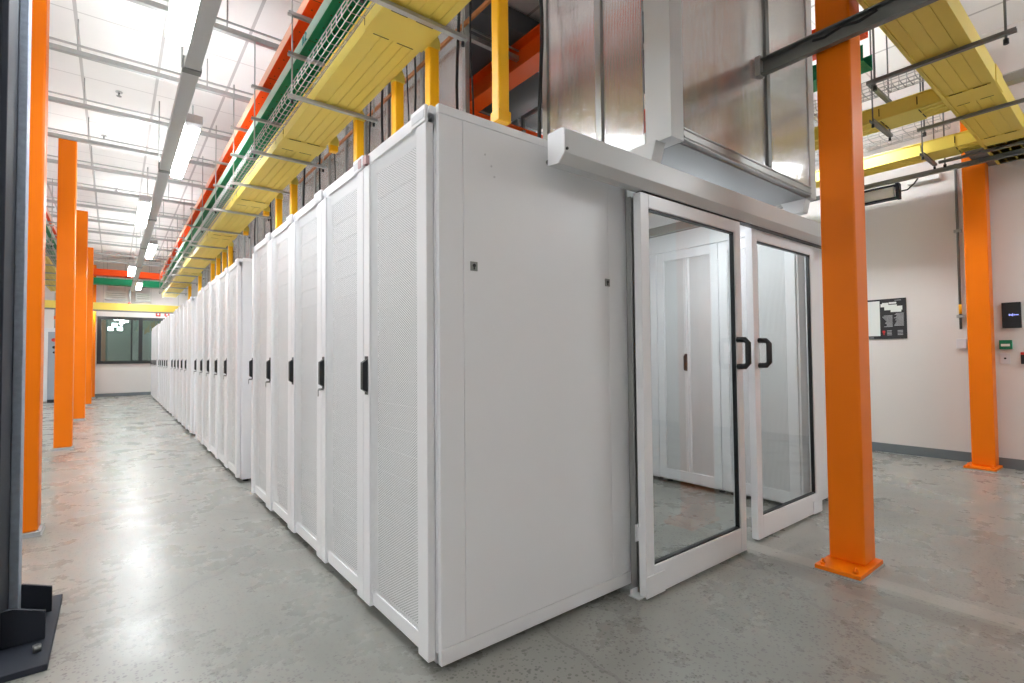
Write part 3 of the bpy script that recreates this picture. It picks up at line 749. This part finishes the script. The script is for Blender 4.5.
# ------------------------------------------------------------------ orange posts
def post(x0, y0, w_, h, label, plate='orange', pw=.06, group=None, ext=None):
    t = thing('steel_post', label, 'steel post', (x0 + w_ / 2, y0 + w_ / 2, 0), group=group)
    MB().box(-w_ / 2, w_ / 2, -w_ / 2, w_ / 2, .03, h).build('shaft', 'orange', t, bevel=.012, seg=3)
    a = w_ / 2 + pw
    ax, bx, ay, by = ext or (-a, a, -a, a)
    MB().box(ax, bx, ay, by, .008, .03).build('base_plate', plate, t, bevel=.003)
    MB().box(ax - .006, bx + .006, ay - .006, by + .006, 0, .008).build('grout_bed', 'grout', t)
    for sx in (-1, 1):
        for sy_ in (-1, 1):
            if ext and sx > 0: continue
            px, py = (ax + .03 if sx < 0 else bx - .025), (ay + .03 if sy_ < 0 else by - .03)
            MB().cyl((px, py, .03), (px, py, .043), .013, 6).cyl((px, py, .043), (px, py, .06), .006, 8).build('anchor_bolt', plate, t)
    return t
lp = [3.0, 7.1, 11.15, 15.2, 18.2]
nm = ['nearest of the left row of orange posts, just behind the dark column', 'second orange post of the left row', 'third orange post of the left row', 'fourth orange post of the left row', 'last orange post of the left row, beside the far window']
for i, y in enumerate(lp):
    post((-1.28, -1.315, -1.33, -1.345, -1.35)[i] - .18, y - .1, .18, 4.02, nm[i], 'grout', .015, 'orange posts on the left')
post(2.178, -.672, .168, 4.02, 'orange steel post standing by the right sliding door', 'orange', .0, 'orange posts on the right', (-.235, .10, -.112, .10))
post(5.76, -.655, .175, 4.02, 'orange steel post against the right wall', 'orange', .0, 'orange posts on the right', (-.20, .10, -.11, .13))

# dark foreground column
t = thing('steel_column', 'dark painted steel column with gusseted base at the left edge', 'steel column', (-1.422, 1.25, 0))
# I-section: flanges face +X/-X
MB().box(.165, .185, -.16, .19, .025, 3.98).build('flange', 'steel_dark', t, bevel=.003)
MB().box(-.19, -.17, -.16, .19, .025, 3.98).build('flange', 'steel_dark', t, bevel=.003)
MB().box(-.17, .165, -.01, .01, .025, 3.98).build('web', 'steel_dark', t)
MB().box(.185, .215, .10, .19, .025, 3.98).build('edge_angle', 'steel_edge', t, bevel=.003)
MB().box(-.30, .34, -.33, .385, 0, .025).build('base_plate', 'steel_dark', t, bevel=.003)
for y in (-.09, .19):
    MB().prism([(.186, .026), (.315, .026), (.315, .135), (.22, .17), (.186, .168)], 'y', y - .008, y + .008).build('gusset', 'steel_dark', t, bevel=.002)
MB().cyl((.3, -.2, .025), (.3, -.2, .05), .014, 6).build('anchor_bolt', 'key', t)

# ------------------------------------------------------------------ right side: trays, struts, wall things
def xtray(x0, x1, y0, y1, z0, label):
    t = thing('fibre_tray', label, 'cable tray', (x0, (y0 + y1) / 2, z0))
    w2 = (y1 - y0) / 2; L = x1 - x0
    MB().prism(U(-w2, w2, 0, .12, .004), 'x', 0, L).build('trough', 'yellow', t, bevel=.001)
    r = MB()
    for fy in (-.5, 0, .5): r.box(0, L, w2 * fy - .004, w2 * fy + .004, -.006, 0)
    r.box(0, L, -w2, -w2 + .02, -.012, 0).box(0, L, w2 - .02, w2, -.012, 0)
    r.build('bottom_rib', 'yellow', t)
    for c in (3.95 - x0, 5.15 - x0):
        q = MB().prism(U(-w2 - .006, w2 + .006, -.008, .125, .005), 'x', c - .12, c + .12).build('coupler', 'yellow', t, bevel=.001)
        for e in (-.121, .121):
            for f0 in (-.7, .2): MB().box(c + e - .003, c + e + .003, w2 * f0, w2 * (f0 + .5), -.0095, -.007).build('coupler_slot', 'slot', q)
    return t
xtray(2.0, 5.95, -1.01, -.72, 3.0, 'wide yellow fibre tray crossing overhead at the upper right')
yellow_tray(3.87, 4.14, 3.0, -.715, 16.0, 'yellow fibre tray over the second row, joining the crossing tray', None, couplers=(-.45,))
yellow_tray(5.03, 5.30, 3.0, -.715, 16.0, 'yellow fibre tray near the right wall, joining the crossing tray', None, couplers=(-.45,))
basket(3.92, 4.12, 3.28, .08, -.9, 8.0, 'wire basket tray above the yellow tray of the second row')
basket(5.4, 5.8, 3.42, .09, -.4, 8.0, 'wide wire basket tray above the lamps on the right', .1)
plain_tray(3.40, 3.60, 3.285, .12, -.37, 12.0, 'tray_green', 'tray_green', 'solid green tray ending beside the near orange post', 'green_cable_tray')
plain_tray(3.42, 3.66, 3.58, .12, -.33, 12.0, 'tray_orange', 'tray_orange', 'solid orange tray ending beside the near orange post', 'orange_cable_tray')
def hangY(x, y0, y1, z, label, n_=1):
    t = thing('trapeze_hanger', label, 'trapeze hanger', (x, y0, z), group='trapeze hangers on the right')
    L = y1 - y0
    MB().prism([(-.016, -.022), (.016, -.022), (.016, 0), (.010, 0), (.010, -.003), (.013, -.003), (.013, -.019), (-.013, -.019), (-.013, -.003), (-.010, -.003), (-.010, 0), (-.016, 0)], 'y', -.03, L + .03).build('cross_bar', 'galv_dark', t)
    for ry in (.015, L - .015):
        MB().cyl((0, ry, -.05), (0, ry, 4.02 - z), .0065, 8).build('threaded_rod', 'galv_dark', t)
        MB().cyl((0, ry, -.075), (0, ry, -.045), .013, 8).build('rod_end', 'black', t)
    return t
hangY(3.12, -1.17, -.50, 2.986, 'steel hanger under the crossing yellow tray, nearest the camera')
hangY(4.30, -1.17, -.50, 2.986, 'steel hanger under the crossing yellow tray, middle one')
hangY(5.35, -1.17, -.42, 2.986, 'steel hanger under the crossing yellow tray, nearest the right wall')
for i, y in enumerate((-.30, .9, 2.1)):
    hanger(3.80, 4.24, y, (2.988, 3.275), 'steel trapeze hanger under the second row tray, %s from the camera' % ORD[i], 'trapeze hangers over the second row', mat='galv_dark')
for i, y in enumerate((-.35, .85, 2.05)):
    hanger(4.96, 5.40, y, (2.988,), 'steel trapeze hanger near the right wall, %s from the camera' % ORD[i], 'trapeze hangers near the right wall', mat='galv_dark')
for i, y in enumerate((.3, 1.5)):
    hanger(3.37, 3.70, y, (3.28, 3.575), 'steel trapeze hanger carrying the solid green and orange trays, %s from the camera' % ORD[i], 'hangers of the solid trays', mat='galv_dark')
# dark channel crossing in front of the near post
t = thing('strut_channel', 'dark grey channel crossing in front of the near orange post', 'strut channel', (2.13, -.2, 2.85))
MB().prism([(-.02, -.045), (.02, -.045), (.02, .055), (-.02, .055), (-.02, .045), (.012, .045), (.012, -.035), (-.02, -.035)], 'y', -2.2, -.01).build('channel', 'galv_dark', t, bevel=.002)
MB().box(-.03, .03, -.03, 0.0, -.05, .07).build('end_bracket', 'galv', t, bevel=.003)
MB().tube([(-.024, -.62, .02), (-.03, -.54, .0), (-.026, -.46, .018), (-.03, -.38, -.002), (-.026, -.32, .01)], .007, 6).build('cable', 'cable', t)
# grey strut by the right wall with linear lamp
t = thing('strut_channel', 'long grey strut high along the right wall', 'strut channel', (5.6, .6, 2.99))
MB().box(-.02, .02, -2.0, 9.4, -.045, .0).build('channel', 'galv_dark', t, bevel=.002)
t = thing('linear_lamp', 'dark framed linear lamp hung under the strut near the right wall', 'lamp', (5.62, .02, 2.79))
MB().box(-.05, .05, 0, .50, -.012, .0).box(-.05, .05, -.0, .50, .125, .135).build('lamp_frame', 'steel_dark', t, bevel=.002)
MB().box(-.02, .02, .02, .48, .01, .12).build('reflector', 'labelgrey', t, bevel=.002)
MB().box(-.045, .045, -.03, .0, -.02, .144).box(-.045, .045, .50, .53, -.02, .144).build('bracket', 'steel_dark', t)
MB().tube([(-.03, -.03, .05), (-.03, -.10, .05), (-.03, -.16, .10), (-.03, -.19, .144)], .008, 6).build('cable', 'cable', t)
# emergency lamp on the right wall
tag(MB().box(6.0, 6.098, -.26, .02, 3.0, 3.06).build('wall_light', 'lamp_body', bevel=.005), 'small pale fitting high on the right wall beside the conduit', 'wall light')

# conduit
t = thing('conduit', 'thin grey conduit pipe running down the wall beside the far right post', 'conduit', (6.07, -.38, 1.38))
MB().cyl((0, 0, 0), (0, 0, 1.75), .012, 10).build('pipe', 'galv_dark', t)
MB().cyl((0, 0, .16), (0, 0, .26), .0135, 10).build('yellow_band', 'spout', t)
for z in (.12, 1.02): MB().box(-.015, .03, -.03, .03, z, z + .03).build('clip', 'galv', t)
tag(MB().box(6.06, 6.098, -.42, -.34, 1.18, 1.28).build('junction_box', 'labelgrey', bevel=.004), 'small pale box on the wall below the conduit', 'junction box')

# poster on the wall
t = thing('wall_poster', 'black framed evacuation board with a white plan on the right wall', 'poster', (6.1, .30, 1.30))
MB().box(-.012, 0, -.215, .40, 0, .46).build('board', 'ink', t, bevel=.002)
MB().box(-.0135, -.012, .035, .385, .035, .44).build('plan_sheet', 'paper', t)
m = MB()
for q_, (y, z, w_, h) in enumerate(((-.07, .36, .12, .06), (-.12, .33, .1, .05), (-.15, .35, .06, .045), (.0, .385, .05, .035), (-.02, .40, .06, .03), (-.09, .41, .07, .02))):
    m.box(-.014 - q_ * .0002, -.012, y - w_ / 2, y + w_ / 2, z - h / 2, z + h / 2)
m.build('building_outline', 'paper', t)
m = MB()
random.seed(3)
for k in range(12):
    m.box(-.0135, -.012, -.085 - random.random() * .0 - .0, .015 - random.random() * .05, .275 - k * .0125, .281 - k * .0125) if k else None
    m.box(-.0135, -.012, -.19, -.125 + random.random() * .03, .285 - k * .0125, .291 - k * .0125)
for k in range(4):
    m.box(-.0135, -.012, -.075, -.03 , .09 - k * .016, .096 - k * .016)
    m.box(-.0135, -.012, -.18, -.13 , .09 - k * .016, .096 - k * .016)
m.box(-.0135, -.012, -.17, -.11, .435, .441); m.box(-.0135, -.012, .1, .35, .012, .02)
o = m.build('printed_text', 'text', t); o['kind'] = 'stuff'
MB().cyl((-.014, .0, .05), (-.012, .0, .085), .001, 4).box(-.014, -.012, -.012, .012, .07, .095).box(-.014, -.012, -.004, .004, .045, .07).build('red_symbol', 'red', t)
# screen, call point, switch, alarm
t = thing('wall_screen', 'small black wall screen with blue-white writing right of the far post', 'screen', (5.98, -.777, 1.37))
MB().box(-.03, 0, -.068, .068, 0, .25).build('screen_case', 'black', t, bevel=.004)
m = MB(); 
for a, b, z0_, z1_ in ((.018, .01, .12, .138), (.006, -.002, .12, .134), (-.006, -.012, .115, .14), (-.016, -.022, .12, .136), (-.026, -.05, .123, .131)): m.box(-.031, -.03, b, a, z0_, z1_)
m.build('screen_writing', 'screen_glow', t)
t = thing('call_point', 'green door release call point below the black screen', 'call point', (5.98, -.728, 1.165))
MB().box(-.035, 0, -.046, .046, 0, .09).build('case', 'green_box', t, bevel=.005)
MB().box(-.037, -.035, -.032, .032, .028, .052).build('press_panel', 'paper', t)
t = thing('wall_switch', 'square grey wall plate with a round button below the green call point', 'switch', (5.98, -.72, 1.02))
MB().box(-.01, 0, -.036, .036, 0, .105).build('plate', 'labelgrey', t, bevel=.003)
MB().cyl((-.016, 0, .055), (-.01, 0, .055), .009, 12).build('button', 'black', t)
t = thing('fire_call_point', 'black and red device on the wall at the right edge of the picture', 'call point', (5.98, -.855, 1.0))
MB().box(-.03, 0, -.05, .025, .02, .11).build('case', 'black', t, bevel=.003)
MB().box(-.032, -.0, -.05, .025, .11, .135).build('red_top', 'red', t, bevel=.003)

# ------------------------------------------------------------------ far end
plain = lambda x0, x1, y0, y1, z0, z1, mat, name, label: tag(MB().prism([(y0, z1), (y0, z0), (y1, z0), (y1, z1), (y1 - .006, z1), (y1 - .006, z0 + .006), (y0 + .006, z0 + .006), (y0 + .006, z1)], 'x', x0, x1).build(name, mat), label, 'cable tray')
plain(-2.4, .45, 17.3, 17.6, 3.62, 3.80, 'tray_orange', 'orange_cable_tray', 'orange tray crossing the aisle near the end wall')
plain(-2.4, .45, 17.3, 17.6, 3.36, 3.54, 'tray_green', 'green_cable_tray', 'green tray crossing the aisle near the end wall')
plain(-2.4, .9, 16.9, 17.2, 2.58, 2.78, 'yellow', 'fibre_tray', 'yellow fibre tray crossing the aisle just before the end wall')
tag(MB().box(-2.4, 1.2, 16.86, 16.9, 2.53, 2.57).build('ceiling_strut', 'galv_dark'), 'low strut under the yellow tray near the end wall', 'ceiling strut')
for x0, x1, y, z, lab in ((-1.7, -1.12, 17.9, 2.66, 'white linear lamp near the end wall beside the last orange post'), (-.1, .8, 17.9, 2.72, 'white linear lamp near the end wall above the window')):
    t = thing('linear_lamp', lab, 'lamp', ((x0 + x1) / 2, y - .06, z))
    h = (x1 - x0) / 2
    MB().box(-h, h, -.05, .05, .02, .06).build('lamp_housing', 'lamp_body', t)
    MB().box(-h, h, -.045, .045, -.01, .02).build('diffuser', 'lamp', t)
    for sx in (-.8, .8): MB().cyl((h * sx, 0, .06), (h * sx, 0, ZC - z), .004, 6).build('suspension_rod', 'galv', t)
for x0, x1, lab in ((-1.15, -.60, 'white air unit above the end of the aisle, left of the trunk'), (-.40, -.0, 'white air unit above the end of the aisle, right of the trunk')):
    t = thing('ventilation_grille', lab, 'ventilation grille', ((x0 + x1) / 2, 18.05, 3.0)); h = (x1 - x0) / 2
    MB().box(-h, h, 0, .4, 0, .26).build('casing', 'lamp_body', t, bevel=.01)
    for sx in (-.8, .8): MB().cyl((h * sx, .2, .26), (h * sx, .2, ZC - 3.0), .006, 6).build('suspension_rod', 'galv', t)
    MB().box(-h + .04, h - .04, -.006, 0, .05, .07).box(-h + .04, h - .04, -.006, 0, .11, .13).box(-h + .04, h - .04, -.006, 0, .17, .19).build('slats', 'galv', t)
t = thing('camera_mount', 'small dark rod with red tip hanging under the end of the trunk', 'hanging device', (-.56, 17.0, 2.62))
MB().cyl((0, 0, 0), (0, 0, .58), .02, 8).build('rod', 'galv_dark', t); MB().cyl((0, 0, .1), (0, 0, .2), .035, 10).build('tip', 'red', t)
for x, w_, mt, nm_, lab in ((.22, .13, 'red', 'fire_alarm', 'square red fire alarm on the end wall above the window'), (.46, .12, 'red', 'fire_bell', 'round red fire bell on the end wall beside the square alarm')):
    t = thing(nm_, lab, 'fire alarm', (x, YF, 2.62))
    if nm_ == 'fire_alarm': MB().box(-w_ / 2, w_ / 2, -.06, 0, -w_ / 2, w_ / 2).build('case', mt, t, bevel=.01)
    else: MB().cyl((0, -.06, 0), (0, 0, 0), .075, 20).build('case', mt, t, bevel=.01)
    MB().cyl((0, -.07, 0), (0, -.06, 0), .025, 12).build('centre', 'paper', t)
# pendant globes in the room behind the window
t = thing('pendant_lamp', 'cluster of round glowing lamps seen through the far window', 'lamp', (-.85, YF + 2.5, 2.6))
for x, y, z in ((0, 0, .0), (.16, .1, -.08), (-.05, .1, -.22), (-.16, 0, -.36), (.1, 0, -.36)):
    MB().cyl((x, y, z - .06), (x, y, z + .06), .075, 14).build('globe', 'lamp_soft', t)
    MB().cyl((x, y, z + .06), (x, y, ZC - 2.6), .004, 5).build('cord', 'cable', t)
t = thing('floor_lamp_room', 'ceiling lamp lighting the room behind the far window', 'lamp', (0, YF + 3, 4.2)); MB().box(-.3, .3, -.3, .3, 0, .05).build('diffuser', 'lamp', t)
t.name = 'ceiling_lamp'

# control cabinet behind the posts
t = thing('control_cabinet', 'tall white cabinet with blue-grey door glimpsed between the left orange posts', 'cabinet', (-2.34, 16.9, 0))
MB().box(-.55, .02, .02, .8, 0.03, 2.02).box(-.0, .26, .02, .8, 1.92, 2.02).build('casing', 'cab_white', t, bevel=.006)
MB().box(.02, .6, .04, .78, .08, 1.92).build('door', 'cab_grey', t, bevel=.006)
MB().box(.02, .6, .06, .76, 0, .08).build('plinth', 'steel_dark', t)
MB().cyl((.14, .01, 1.70), (.14, .04, 1.70), .05, 12).box(.13, .2, .0, .04, 1.66, 1.74).build('red_switch', 'red', t)
MB().cyl((.15, .01, 1.50), (.15, .04, 1.50), .04, 12).cyl((.15, .01, 1.36), (.15, .04, 1.36), .03, 12).build('black_switch', 'black', t)
t = thing('pipe_stack', 'grey vertical pipes with an orange band behind the left posts', 'pipe', (-2.2, 17.5, 2.05))
MB().cyl((0, 0, 0), (0, 0, 1.0), .04, 10).cyl((.12, 0, 0), (.12, 0, 1.0), .03, 10).build('pipes', 'galv', t)
MB().cyl((0, 0, .25), (0, 0, .35), .048, 10).build('orange_band', 'orange_red', t)

# ------------------------------------------------------------------ trays of the row left of the posts
yellow_tray(-2.25, -1.88, 3.0, 1.5, 16.6, 'yellow fibre tray left of the row of orange posts', None, couplers=(5.0, 9.0, 13.0))
basket(-1.86, -1.74, 3.015, .075, 1.5, 16.0, 'wire basket tray left of the row of orange posts', .1)
plain_tray(-2.07, -1.77, 3.29, .10, 1.5, 16.0, 'tray_green', 'mint', 'green cable tray left of the row of orange posts', 'green_cable_tray')
plain_tray(-2.1, -1.80, 3.58, .10, 1.5, 16.2, 'tray_orange', 'peach', 'orange cable tray left of the row of orange posts', 'orange_cable_tray')
for i, y in enumerate([4.27 + 1.2 * k for k in range(10)]):
    hanger(-2.35, -1.68, y, (2.988, 3.285, 3.575), 'steel trapeze hanger left of the orange posts, %s from the camera' % ORD[i], 'trapeze hangers left of the posts')
